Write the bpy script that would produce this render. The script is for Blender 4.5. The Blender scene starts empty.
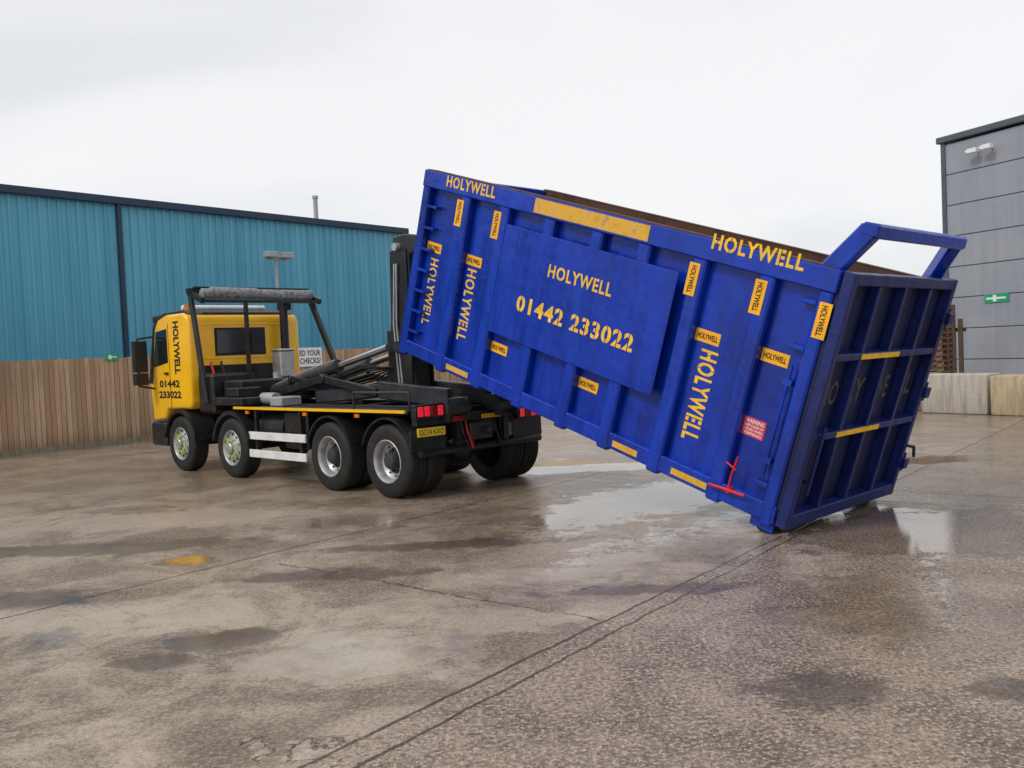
import bpy, bmesh, math, random
from mathutils import Vector, Matrix
random.seed(7)
V=Vector
col=bpy.context.scene.collection
# ---------------------------------------------------------------- camera (solved)
f,ro,th_,H=909.8,.0442,.0364,1.917
F=V((0,math.cos(th_),-math.sin(th_)));u0=V((0,math.sin(th_),math.cos(th_)));r0=V((1,0,0))
CR=r0*math.cos(ro)-u0*math.sin(ro);CU=u0*math.cos(ro)+r0*math.sin(ro);EYE=V((0,0,H))
cam=bpy.data.cameras.new('camera');co=bpy.data.objects.new('camera',cam);col.objects.link(co)
m=Matrix((CR,CU,-F)).transposed().to_4x4();m.translation=EYE;co.matrix_world=m
cam.sensor_width=36;cam.lens=f/1024*36;cam.clip_end=3000;cam.clip_start=.05
bpy.context.scene.camera=co
def hit(px,py,O,n):            # where the photo's sight line meets a real surface
    d=F+CR*((px-512)/f)-CU*((py-384)/f)
    t=((O-EYE).dot(n))/d.dot(n);return EYE+d*t
def ground(px,py): return hit(px,py,V((0,0,0)),V((0,0,1)))
# ---------------------------------------------------------------- node helpers
class NT:
    def __init__(s,tree): s.t=tree;s.n=tree.nodes;s.l=tree.links
    def node(s,ty,ins=None,**kw):
        nd=s.n.new(ty)
        for k,v in kw.items(): setattr(nd,k,v)
        for k,v in (ins or {}).items(): s.put(nd.inputs[k],v)
        return nd
    def put(s,sock,v):
        if isinstance(v,bpy.types.NodeSocket): s.l.new(v,sock)
        else: sock.default_value=v
    def math(s,op,a,b=0.,c=None,clamp=False):
        nd=s.n.new('ShaderNodeMath');nd.operation=op;nd.use_clamp=clamp
        s.put(nd.inputs[0],a);s.put(nd.inputs[1],b)
        if c is not None: s.put(nd.inputs[2],c)
        return nd.outputs[0]
    def vmath(s,op,a,b=(0,0,0),out=0):
        nd=s.n.new('ShaderNodeVectorMath');nd.operation=op
        s.put(nd.inputs[0],a);s.put(nd.inputs[1],b);return nd.outputs[out]
    def noise(s,vec,scale,detail=4,rough=.55,dist=0.):
        nd=s.node('ShaderNodeTexNoise',{'Scale':scale,'Detail':detail,'Roughness':rough,'Distortion':dist});s.l.new(vec,nd.inputs['Vector']);return nd.outputs[0]
    def ramp(s,v,a,b,lo=0.,hi=1.):
        nd=s.node('ShaderNodeMapRange',{'From Min':a,'From Max':b,'To Min':lo,'To Max':hi});nd.interpolation_type='SMOOTHSTEP';s.l.new(v,nd.inputs['Value']);return nd.outputs[0]
    def mix(s,fac,a,b,mode='MIX'):
        nd=s.n.new('ShaderNodeMix');nd.data_type='RGBA';nd.blend_type=mode
        s.put(nd.inputs[0],fac)
        for i,v in ((6,a),(7,b)):
            s.put(nd.inputs[i],v if isinstance(v,bpy.types.NodeSocket) else (*v,1))
        return nd.outputs[2]
def mat(name):
    m=bpy.data.materials.new(name);m.use_nodes=True;t=NT(m.node_tree)
    return m,t,m.node_tree.nodes['Principled BSDF'],t.node('ShaderNodeTexCoord')
def paint(name,c,rough=.45,metal=0.,var=.25,dirt=None,dirtamt=.0,dscale=2.5,bump=.0,coat=0.,spec=.5,streak=False):
    m,t,p,tc=mat(name);o=tc.outputs['Object']
    if streak:
        mp=t.node('ShaderNodeMapping');t.l.new(o,mp.inputs[0]);mp.inputs['Scale'].default_value=(4,4,.5);ov=mp.outputs[0]
    else: ov=o
    n=t.noise(ov,dscale,8,.6);n2=t.noise(o,dscale*9,4,.6)
    fac=t.ramp(n,.3,.7,1-var,1+var*.4);fac=t.math('MULTIPLY',fac,t.ramp(n2,.3,.7,1-var*.4,1+var*.2))
    cc=t.vmath('SCALE',c);nd=cc.node;nd.inputs[0].default_value=c;t.put(nd.inputs['Scale'],fac)
    out=cc
    if dirt:
        dm=t.math('MULTIPLY',t.ramp(t.math('ADD',t.math('MULTIPLY',n,.6),t.math('MULTIPLY',n2,.4)),.62-dirtamt*.35,.72,0,1),.75)
        out=t.mix(dm,cc,dirt);t.l.new(t.math('ADD',t.math('MULTIPLY',dm,.35),rough,clamp=True),p.inputs['Roughness'])
    else: t.l.new(t.ramp(n,.3,.7,rough*.85,min(1,rough*1.2)),p.inputs['Roughness'])
    t.l.new(out,p.inputs['Base Color'])
    p.inputs['Metallic'].default_value=metal;p.inputs['Coat Weight'].default_value=coat;p.inputs['Coat Roughness'].default_value=.15
    p.inputs['Specular IOR Level'].default_value=spec
    if bump:
        b=t.node('ShaderNodeBump',{'Strength':bump,'Distance':.01});t.l.new(t.noise(o,dscale*3,5),b.inputs['Height']);t.l.new(b.outputs[0],p.inputs['Normal'])
    return m
def steel_blue(name,c,c2,rough):      # painted steel: sheet dents, fine scratches, chipped rust specks
    m,t,p,tc=mat(name);o=tc.outputs['Object']
    mp=t.node('ShaderNodeMapping');t.l.new(o,mp.inputs[0]);mp.inputs['Scale'].default_value=(3,3,.45)
    n=t.noise(mp.outputs[0],2.,8,.6);nb=t.noise(o,1.1,4,.5)
    mp2=t.node('ShaderNodeMapping');t.l.new(o,mp2.inputs[0]);mp2.inputs['Scale'].default_value=(.8,2,14);mp2.inputs['Rotation'].default_value=(0,.12,0)
    sc=t.noise(mp2.outputs[0],3.5,6,.7)
    ch=t.noise(o,17,6,.72)
    cc=t.mix(t.ramp(n,.3,.7),c,c2)
    cc=t.mix(t.math('MULTIPLY',t.ramp(sc,.60,.70),.45),cc,tuple(.5*(a+b) for a,b in zip(c2,(.12,.16,.34))))
    cc=t.mix(t.math('MULTIPLY',t.ramp(nb,.45,.7),.5),cc,tuple(v*.4 for v in c))
    rust=t.math('MULTIPLY',t.ramp(ch,.64,.70),t.ramp(nb,.4,.6))
    cc=t.mix(t.math('MULTIPLY',rust,.8),cc,(.06,.025,.015))
    t.l.new(cc,p.inputs['Base Color']);t.l.new(t.ramp(n,.3,.7,rough*.8,rough*1.4),p.inputs['Roughness'])
    b=t.node('ShaderNodeBump',{'Strength':.6,'Distance':.03});t.l.new(t.math('ADD',t.noise(o,2.6,3),t.math('MULTIPLY',ch,.06)),b.inputs['Height']);t.l.new(b.outputs[0],p.inputs['Normal'])
    return m
M={}
M['blue']=steel_blue('container_blue',(.0008,.024,.29),(.0014,.040,.45),.27)
M['blue2']=steel_blue('container_blue_rib',(.0010,.028,.32),(.0018,.044,.47),.25)
M['door']=steel_blue('container_door_shaded_blue',(.003,.008,.045),(.004,.011,.07),.45)  # container blue darkened: shade of the end facing away from the sky
M['doorrib']=steel_blue('container_door_rib_shaded_blue',(.003,.011,.10),(.004,.018,.15),.4)  # rib blue with the door end's shade put into the colour
M['faint']=paint('faded_lettering',(.085,.08,.075),.6,0,.3,(.02,.025,.06),.2,7)
M['rust']=paint('rusty_interior',(.11,.05,.03),.85,0,.5,(.04,.02,.012),.4,4,.5)
M['yel']=paint('yellow_cab_paint',(.97,.52,.004),.3,0,.1,(.25,.13,.03),.02,2,0,.4)
M['yelst']=paint('yellow_stencil',(1.,.58,.03),.6,0,.2,(.25,.17,.08),.08,9)
M['worny']=paint('worn_yellow_strip',(.95,.52,.03),.6,0,.35,(.03,.04,.2),.5,7)
M['ora']=paint('orange_sticker',(1.,.48,.015),.5,0,.1)
M['blk']=paint('black_ink',(.012,.012,.013),.5,0,.2)
M['blkp']=paint('black_chassis_paint',(.014,.014,.016),.4,0,.4,(.06,.053,.045),.32,5,.1)
M['mast']=paint('dark_mast_paint',(.032,.035,.042),.42,0,.4,(.10,.085,.07),.22,4,.1)
M['tyre']=paint('tyre_rubber',(.012,.012,.012),.7,0,.3,(.06,.05,.045),.3,6,.2)
M['alu']=paint('wheel_silver',(.5,.5,.51),.4,.5,.3,(.16,.13,.11),.25,8)
M['rimd']=paint('wheel_recess_dark',(.05,.05,.052),.6,.3,.3)
M['green']=paint('nut_indicator_green',(.5,.72,.04),.5,0,.1)
M['white']=paint('white_plank',(.78,.79,.79),.5,0,.2,(.25,.21,.17),.22,5)
M['chrome']=paint('ram_rod_steel',(.6,.6,.62),.18,1,.1)
M['glass']=paint('dark_glass',(.012,.016,.02),.06,0,.05)
M['tarp']=paint('grey_mesh_roll',(.28,.29,.31),.8,0,.6,None,0,14,.8)
M['red']=paint('red_paint',(.65,.012,.01),.4,0,.2)
M['pink']=paint('pink_red_label',(.75,.06,.10),.45,0,.1)
m,t,p,tc=mat('lit_tail_lamp');p.inputs['Roughness'].default_value=.2
p.inputs['Emission Color'].default_value=(1,.03,.06,1);p.inputs['Emission Strength'].default_value=.4
n=t.noise(tc.outputs['Object'],30,2);t.l.new(t.mix(t.ramp(n,.3,.7),(.35,.005,.01),(.8,.02,.02)),p.inputs['Base Color']);M['lamp']=m
M['lampoff']=paint('red_lens',(.3,.008,.01),.25,0,.2)
M['amber']=paint('amber_lens',(.7,.2,.01),.25,0,.1)
M['plate']=paint('number_plate_yellow',(.85,.60,.04),.4,0,.1)
M['signw']=paint('sign_white',(.8,.81,.83),.4,0,.05)
M['exit']=paint('sign_green',(.01,.36,.15),.4,0,.1)
M['galv']=paint('galvanised_steel',(.40,.42,.44),.5,.4,.2)
M['navy']=paint('dark_navy_trim',(.010,.035,.085),.45,0,.3)
M['dgrey']=paint('dark_grey_trim',(.085,.10,.13),.5,0,.2)
M['conc']=paint('tan_concrete_block',(.52,.41,.27),.85,0,.35,(.2,.15,.09),.3,2.5,.6,0,.3,True)
M['concg']=paint('grey_concrete_block',(.50,.46,.40),.85,0,.35,(.17,.16,.12),.35,2.5,.6,0,.3,True)
M['conc2']=paint('stained_concrete_block',(.27,.23,.17),.85,0,.4,(.1,.09,.06),.4,3,.6,0,.3,True)
M['wood']=paint('pallet_wood',(.24,.15,.09),.8,0,.5,(.06,.04,.03),.35,4,.3)
M['wood2']=paint('dark_timber',(.10,.065,.045),.85,0,.5,None,0,4,.3)
M['roof']=paint('roof_grey',(.12,.14,.16),.6,0,.2)
# ---------------------------------------------------------------- mesh helpers
class MB:
    def __init__(s): s.b=bmesh.new()
    def _xf(s,vs,mt):
        for v in vs: v.co=mt@v.co
    def box(s,x0,x1,y0,y1,z0,z1,mt=None):
        r=bmesh.ops.create_cube(s.b,size=1)['verts']
        for v in r: v.co=V(((x0+x1)/2+v.co.x*abs(x1-x0),(y0+y1)/2+v.co.y*abs(y1-y0),(z0+z1)/2+v.co.z*abs(z1-z0)))
        if mt: s._xf(r,mt)
        return s
    def beam(s,a,b,w,h,up=(0,0,1)):
        a=V(a);b=V(b);d=b-a;L=d.length;d.normalize();sd=V(up).cross(d)
        if sd.length<1e-4: sd=V((0,1,0)).cross(d)
        sd.normalize();u=d.cross(sd)
        mt=Matrix((d,sd,u)).transposed().to_4x4();mt.translation=(a+b)/2
        return s.box(-L/2,L/2,-w/2,w/2,-h/2,h/2,mt)
    def tube(s,a,b,r,n=14,r2=None):
        a=V(a);b=V(b);d=b-a;L=d.length
        vs=bmesh.ops.create_cone(s.b,cap_ends=True,segments=n,radius1=r,radius2=r if r2 is None else r2,depth=L)['verts']
        mt=d.to_track_quat('Z','Y').to_matrix().to_4x4();mt.translation=(a+b)/2;s._xf(vs,mt);return s
    def path(s,pts,r,n=10):
        for a,b in zip(pts,pts[1:]): s.tube(a,b,r,n)
        for q in pts[1:-1]:
            vs=bmesh.ops.create_uvsphere(s.b,u_segments=n,v_segments=6,radius=r)['verts'];s._xf(vs,Matrix.Translation(q))
        return s
    def lathe(s,prof,c,n=48,close=False):   # profile (r, y) about y axis through c
        rings=[]
        for k in range(n):
            a=2*math.pi*k/n
            rings.append([s.b.verts.new((c[0]+r*math.cos(a),c[1]+y,c[2]+r*math.sin(a))) for r,y in prof])
        for k in range(n):
            A=rings[k];B=rings[(k+1)%n]
            for i in range(len(prof)-1): s.b.faces.new((A[i],B[i],B[i+1],A[i+1]))
        return s
    def prism(s,pts,y0,y1):                 # polygon in x,z extruded along y
        a=[s.b.verts.new((x,y0,z)) for x,z in pts];b=[s.b.verts.new((x,y1,z)) for x,z in pts]
        s.b.faces.new(a);s.b.faces.new(b[::-1]);n=len(pts)
        for i in range(n): s.b.faces.new((a[i],b[i],b[(i+1)%n],a[(i+1)%n]))
        return s
    def bevel(s,w,seg=2,ang=30):
        bmesh.ops.recalc_face_normals(s.b,faces=s.b.faces)
        es=[e for e in s.b.edges if len(e.link_faces)==2 and e.calc_face_angle(0)>math.radians(ang)]
        bmesh.ops.bevel(s.b,geom=es,offset=w,segments=seg,affect='EDGES',profile=.5,clamp_overlap=True);return s
    def build(s,name,m,parent=None,smooth=True,bev=0):
        if bev: s.bevel(bev,1)
        bmesh.ops.recalc_face_normals(s.b,faces=s.b.faces)
        me=bpy.data.meshes.new(name);s.b.to_mesh(me);s.b.free();me.materials.append(M[m] if isinstance(m,str) else m)
        if smooth:
            me.polygons.foreach_set('use_smooth',[True]*len(me.polygons));me.set_sharp_from_angle(angle=math.radians(35))
        o=bpy.data.objects.new(name,me);col.objects.link(o)
        if parent: o.parent=parent
        return o
def tag(o,label,cat,group=None,kind=None):
    if label:o['label']=label
    if cat:o['category']=cat
    if group:o['group']=group
    if kind:o['kind']=kind
    return o
def empty(name,mt,label,cat,group=None):
    o=bpy.data.objects.new(name,None);col.objects.link(o);o.matrix_world=mt;o.empty_display_size=.2
    return tag(o,label,cat,group)
def text(body,parent,bl,right,up,w,h,mt,name='lettering',bold=.02,lift=.003,stencil=0.):
    cu=bpy.data.curves.new('t','FONT');cu.body=body;cu.offset=bold;cu.size=1;cu.resolution_u=3
    if stencil: cu.space_character=1.15
    o=bpy.data.objects.new('t',cu);col.objects.link(o);bpy.context.view_layer.update()
    me=bpy.data.meshes.new_from_object(o.evaluated_get(bpy.context.evaluated_depsgraph_get()))
    bpy.data.objects.remove(o);bpy.data.curves.remove(cu)
    if stencil:      # cut the bridges of a stencil letter
        bm=bmesh.new();bm.from_mesh(me);bmesh.ops.remove_doubles(bm,verts=bm.verts,dist=1e-5)
        seen=set();isl=[]
        for v in bm.verts:
            if v in seen: continue
            st=[v];seen.add(v);g=[]
            while st:
                q=st.pop();g.append(q)
                for e in q.link_edges:
                    w_=e.other_vert(q)
                    if w_ not in seen: seen.add(w_);st.append(w_)
            isl.append((min(q.co.x for q in g),max(q.co.x for q in g)))
        isl.sort();chars=[c for c in body if c!=' ']
        if len(isl)==len(chars):
            for (a,c),ch in zip(isl,chars):
                if ch not in 'O023568HE': continue
                mid=(a+c)/2+(-.08*(c-a) if ch=='E' else 0)
                for s_ in (-1,1):
                    geo=[q for q in bm.verts if a-.001<=q.co.x<=c+.001];gs=set(geo)
                    geo=geo+[e for e in bm.edges if e.verts[0] in gs and e.verts[1] in gs]+[q for q in bm.faces if all(v in gs for v in q.verts)]
                    bmesh.ops.bisect_plane(bm,geom=geo,plane_co=(mid+s_*stencil,0,0),plane_no=(1,0,0))
                dl=[q for q in bm.faces if mid-stencil<q.calc_center_median().x<mid+stencil]
                bmesh.ops.delete(bm,geom=dl,context='FACES')
        bm.to_mesh(me);bm.free()
    xs=[v.co.x for v in me.vertices];ys=[v.co.y for v in me.vertices]
    x0,x1,y0,y1=min(xs),max(xs),min(ys),max(ys)
    right=V(right).normalized();up=V(up).normalized();n=right.cross(up);bl=V(bl)
    for v in me.vertices:
        v.co=bl+right*((v.co.x-x0)/(x1-x0)*w)+up*((v.co.y-y0)/(y1-y0)*h)+n*lift
    me.name=name;me.materials.clear();me.materials.append(M[mt])
    r=bpy.data.objects.new(name,me);col.objects.link(r);r.parent=parent;return r
# ---------------------------------------------------------------- container
cphi,al,L,W,HC=.7936,.3178,6.097,2.4745,2.4749
C0=V((2.4799,8.8013,.1623))
h=V((-math.cos(cphi),math.sin(cphi),0));cl=V((math.sin(cphi),math.cos(cphi),0));Z=V((0,0,1))
CA=h*math.cos(al)+Z*math.sin(al);CUp=-h*math.sin(al)+Z*math.cos(al)
mt=Matrix((CA,-cl,CUp)).transposed().to_4x4();mt.translation=C0+cl*(W/2)
cont=empty('roll_off_container',mt,'large blue open-top steel waste container tilted with its rear end resting on the wet yard','container')
CI=mt.inverted();YN=W/2;YW=YN-.11;HF=HC-.06
def cs(px,py,y=YN):
    O=mt@V((0,y,0));q=CI@hit(px,py,O,cl);return q.x,q.z
b=MB();b.box(.06,L-.06,YW-.05,YW,.08,HC-.1);b.build('side_wall','blue',cont,bev=.004)
b=MB();b.box(.06,L-.06,-YW,-YW+.05,.08,HF-.1);b.build('side_wall','blue',cont,bev=.004)
for sgn in (1,-1):
    b=MB();b.box(.07,L-.07,sgn*(YW-.0525),sgn*(YW-.066),.1,(HC if sgn>0 else HF)-.004);b.build('interior_lining','rust',cont)
for x in (.072,L-.078):
    b=MB();b.box(x,x+.006,-YW+.07,YW-.07,.1,HF-.03);b.build('interior_lining','rust',cont)
b=MB();b.box(.02,L-.02,-YW+.06,YW-.06,.02,.08);b.build('floor','rust',cont)
b=MB();b.box(L-.06,L,-YN+.05,YN-.05,.06,HF-.1)
for k in range(5): b.box(L,L+.05,-YN+.1,YN-.1,.3+k*.45,.38+k*.45)
b.build('front_wall','blue',cont,bev=.004)
b=MB();b.beam((L+.02,-.25,1.0),(L+.3,-.1,1.5),.08,.08);b.beam((L+.02,.25,1.0),(L+.3,.1,1.5),.08,.08);b.tube((L+.3,-.3,1.52),(L+.3,.3,1.52),.03)
b.build('lifting_bar','mast',cont)
RH=.22
for sgn,hh in ((1,HC),(-1,HF)):
    b=MB();y0,y1=sorted((sgn*(YN+.01),sgn*(YW-.05)));b.box(0,L,y0,y1,hh-RH,hh);b.build('top_rail','blue2',cont,bev=.012)
    b=MB();y0,y1=sorted((sgn*(YN-.012),sgn*(YW-.05)));b.box(0,L,y0,y1,-.06,.12);b.build('bottom_rail','blue2',cont,bev=.01)
    y0,y1=sorted((sgn*(YN-.0),sgn*(YW-.066)));b=MB();b.box(.05,L-.05,y0,y1,hh+.001,hh+.012);b.build('worn_rim','rust',cont)
b=MB();b.box(L-.1,L+.01,-YW+.07,YW-.07,HF-.14,HF-.004);b.build('top_rail','blue2',cont,bev=.01)
ribpx=[((467,185),(440,360)),((508,200),(472,380)),((555,213),(512,395)),((603,226),(555,417)),((650,238),(598,440)),((705,245),(650,465)),((770,262),(714,490))]
ribx=[]
for a,c in ribpx:
    xa=cs(*a)[0];xc=cs(*c)[0];ribx.append((xa+xc)/2)
for i,x in enumerate(ribx+[.09,L-.07]):
    w=.085 if i<7 else .07
    for sgn in (1,-1):
        y0,y1=sorted((sgn*(YW-.002),sgn*YN));b=MB()
        b.prism([(x-w,-.1),(x+w,-.1),(x+w,HC-RH+.01 if sgn>0 else HF-RH+.01),(x-w,HC-RH+.01 if sgn>0 else HF-RH+.01)],y0,y1)
        b.build('rib' if i<7 else 'corner_post','blue2',cont,bev=.02)
for k in range(7):
    z=.25+k*.29;b=MB();b.box(L-.33,L-.13,YW,YN-.015,z,z+.035);b.build('rung','blue2',cont,bev=.004)
tl=cs(505,226);tr=cs(683,270);br=cs(650,392);bl=cs(487,333)
px0=(tl[0]+bl[0])/2;px1=(tr[0]+br[0])/2;pz0=(br[1]+bl[1])/2;pz1=(tl[1]+tr[1])/2
px0=min(px0,ribx[1]-.1)
b=MB();b.box(px1,px0,YN+.002,YN+.02,pz0,pz1);plate=b.build('sign_plate','blue',cont,bev=.006)
def hor(body,p0,p1,hh,y,m='yelst',par=None,bold=.02,st=.028):
    a=cs(*p0,y);c=cs(*p1,y);z=(a[1]+c[1])/2
    return text(body,par or cont,(a[0],y,z),(-1,0,0),(0,0,1),a[0]-c[0],hh,m,bold=bold,stencil=st)
def ver(body,p0,p1,hh,y,m='yelst',par=None,bold=.02,st=.028):
    a=cs(*p0,y);c=cs(*p1,y);x=(a[0]+c[0])/2+hh/2
    return text(body,par or cont,(x,y,a[1]),(0,0,-1),(-1,0,0),a[1]-c[1],hh,m,bold=bold,stencil=st)
hor('HOLYWELL',(446,188),(495,197),.145,YN+.01,bold=.025)
hor('HOLYWELL',(711,249),(803,271),.155,YN+.01,bold=.03)
hor('HOLYWELL',(547,279),(611,295),.155,YN+.02,par=plate,bold=.025,st=.018)
hor('01442 233022',(515,313),(632,350),.2,YN+.02,par=plate,bold=.035,st=.024)
ver('HOLYWELL',(433,258),(427,325),.16,YW,bold=.02)
ver('HOLYWELL',(471,269),(462,341),.18,YW,bold=.025)
ver('HOLYWELL',(708,350),(691,441),.21,YW,bold=.03)
def sticker(px,py,vert,y,w=.34,hh=.14):
    x,z=cs(px,py,y)
    if not vert:        # keep it whole between its two ribs
        ed=sorted(ribx+[.09,L-.07])
        for lo_,hi_ in zip(ed,ed[1:]):
            if lo_<=x<hi_: x=min(max(x,lo_+.085+.115+w/2),hi_-.09-w/2)
    W2,H2=(hh/2,w/2) if vert else (w/2,hh/2)
    b=MB();b.box(x-W2,x+W2,y+.001,y+.005,z-H2,z+H2);s=b.build('sticker','ora',cont)
    if vert: text('HOLYWELL',s,(x+.03,y+.005,z+w*.42),(0,0,-1),(-1,0,0),w*.84,.06,'blk')
    else: text('HOLYWELL',s,(x+w*.42,y+.005,z-.03),(-1,0,0),(0,0,1),w*.84,.06,'blk')
for a in [(459,213,1,YN),(496,225,1,YN),(430,246,0,YW),(468,259,0,YW),(498,348,0,YW),(583,383,0,YW),(692,279,1,YN),(758,297,1,YN),(822,321,1,YN),(705,336,0,YW),(770,356,0,YW)]:
    sticker(a[0],a[1],a[2],a[3],.30 if not a[2] else .34,.13)
a=cs(535,204,YN+.01);c=cs(650,230,YN+.01);b=MB();b.box(c[0],a[0],YN+.011,YN+.014,HC-RH+.03,HC-.02);b.build('yellow_strip','worny',cont)
for i,j,u,v in ((0,1,.1,.9),(4,5,.1,.75),(5,6,.25,1.)):
    x1=ribx[i]-.09;x0=ribx[j]+.09;b=MB();b.box(x1-(x1-x0)*v,x1-(x1-x0)*u,YN-.011,YN-.008,-.02,.05);b.build('yellow_strip','worny',cont)
x,z=cs(754,428,YW);b=MB();b.box(x-.125,x+.125,YW+.001,YW+.005,z-.095,z+.095);s=b.build('warning_label','pink',cont)
for k,(tx,hh) in enumerate((('WARNING',.04),('KEEP CLEAR OF',.026),('DOORS WHEN',.026),('TIPPING',.026))):
    text(tx,s,(x+.105,YW+.005,z+.04-k*.04),(-1,0,0),(0,0,1),.21,hh,'signw')
b=MB();q=[cs(709,484,YN+.05),cs(722,488,YN+.05),cs(744,496,YN+.05)]
b.path([(p_[0],YN+.05,p_[1]) for p_ in q],.016)
q=[cs(738,457,YN+.05),cs(731,476,YN+.05),cs(728,490,YN+.05)];b.path([(p_[0],YN+.05,p_[1]) for p_ in q],.011);
q2=[cs(727,462,YN+.04),cs(736,470,YN+.04)];b.tube((q2[0][0],YN+.045,q2[0][1]),(q2[1][0],YN+.045,q2[1][1]),.01)
b.tube((q[2][0],YN-.02,q[2][1]),(q[2][0],YN+.06,q[2][1]),.03);b.build('ratchet_lever','red',cont)
b=MB();x=.24;b.path([(x,YN-.03,.35),(x,YN-.03,1.5)],.018);b.box(x-.05,x+.05,YW,YN-.01,.5,.56);b.box(x-.05,x+.05,YW,YN-.01,1.3,1.36);b.build('door_locking_rod','blue2',cont)
for zz in (.25,1.65,2.1):
    b=MB();b.box(.16,.32,YW,YN-.02,zz,zz+.05);b.build('lug','blue2',cont,bev=.008)
# rear door
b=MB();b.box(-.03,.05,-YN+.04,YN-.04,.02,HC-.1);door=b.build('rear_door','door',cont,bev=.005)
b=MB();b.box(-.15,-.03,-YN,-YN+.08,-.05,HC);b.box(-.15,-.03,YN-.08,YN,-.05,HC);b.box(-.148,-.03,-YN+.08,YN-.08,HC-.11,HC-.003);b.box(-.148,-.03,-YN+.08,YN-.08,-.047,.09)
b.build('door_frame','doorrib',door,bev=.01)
Pd=mt@V((-.13,0,0))
def rs(px,py):
    q=CI@hit(px,py,Pd,CA);return q.y,q.z
zs=[]
for p0,p1 in (((860,357),(898,353)),((835,434),(877,426))):
    a=rs(*p0);c=rs(*p1);z=(a[1]+c[1])/2;zs.append(z);b=MB();b.box(-.149,-.145,c[0],a[0],z-.026,z+.026);b.build('yellow_strip','yelst',door)
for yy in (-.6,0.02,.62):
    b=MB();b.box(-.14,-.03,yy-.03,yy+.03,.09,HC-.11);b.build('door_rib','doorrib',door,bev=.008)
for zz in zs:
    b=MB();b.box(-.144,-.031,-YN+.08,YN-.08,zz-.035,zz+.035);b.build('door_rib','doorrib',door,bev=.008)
zm=(zs[0]+zs[1])/2-.12
for body,yy in (('HO',1.02),('LY',.455),('WE',-.145),('LL',-.765)): text(body,door,(-.031,yy,zm),(0,-1,0),(0,0,1),.33,.25,'faint',bold=.02)
for zz in (.35,1.2,2.05):
    b=MB();b.box(-.2,-.06,-YN-.05,-YN+.06,zz-.06,zz+.06);b.tube((-.13,-YN-.04,zz-.11),(-.13,-YN-.04,zz+.11),.025);b.build('hinge','doorrib',door,bev=.006)
b=MB();b.path([(-.17,YN-.2,.3),(-.17,YN-.2,1.0)],.018);b.box(-.18,-.1,YN-.22,YN-.18,.4,.44);b.box(-.18,-.1,YN-.22,YN-.18,.86,.9);b.build('door_latch','doorrib',door)
b=MB();b.path([(-.1,-YN+.02,.55),(-.2,-YN-.06,.55),(-.23,-YN-.06,.44)],.018);b.build('door_hook','door',door)
# hoop over the rear
hz=2.88;hx=-.14
b=MB()
b.beam((.16,YN-.08,HC-.06),(hx,YN-.08,hz),.13,.19);b.beam((.12,-YN+.12,HF-.05),(hx,-YN+.40,hz),.13,.19)
b.beam((hx-.01,-YN+.33,hz-.01),(hx-.01,YN-.01,hz-.01),.17,.13);b.build('rear_hoop','blue2',cont,bev=.02)
for sgn in (1,-1):
    b=MB();y=sgn*.53;b.box(.3,L-.1,y-.04,y+.04,-.16,-.0);b.box(.3,L-.1,y-.09,y+.09,-.182,-.158);b.build('runner','door',cont,bev=.005)
for k in range(9):
    x=.5+k*.65;b=MB();b.box(x,x+.08,-YN+.1,YN-.1,-.08,.018);b.build('cross_member','door',cont)
for sgn in (1,-1):
    y=sgn*(YN-.22);b=MB();b.tube((.12,y-.13,-.10),(.12,y+.13,-.10),.105,20);b.build('roller','mast',cont)
    for yy in (-.17,.14):
        b=MB();b.box(.0,.26,y+yy,y+yy+.03,-.16,0);b.build('roller_bracket','blue2',cont,bev=.005)
# ---------------------------------------------------------------- truck
tphi=.7782;TH=V((-math.cos(tphi),math.sin(tphi),0));TL=V((math.sin(tphi),math.cos(tphi),0))
mt2=Matrix((TH,-TL,Z)).transposed().to_4x4();mt2.translation=V((-1.7293,12.2127,0))+TL*1.25
tr_=empty('hook_loader_truck',mt2,'yellow and black four-axle hook loader truck seen from behind holding up the blue container','truck')
TI=mt2.inverted()
def ts(px,py,y=1.25):
    q=TI@hit(px,py,mt2@V((0,y,0)),TL);return q.x,q.z
axles=[0,1.358,4.212,6.06]
tyrep=[(.29,.02),(.3,.0),(.40,-.012),(.455,-.004),(.485,.018),(.5,.04),(.5,.075),(.488,.08),(.488,.095),(.5,.1),(.5,.14),(.488,.145),(.488,.16),(.5,.165),(.5,.205),(.488,.21),(.488,.225),(.5,.23),(.5,.265),(.485,.285),(.455,.305),(.4,.312),(.3,.3),(.29,.28)]
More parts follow.
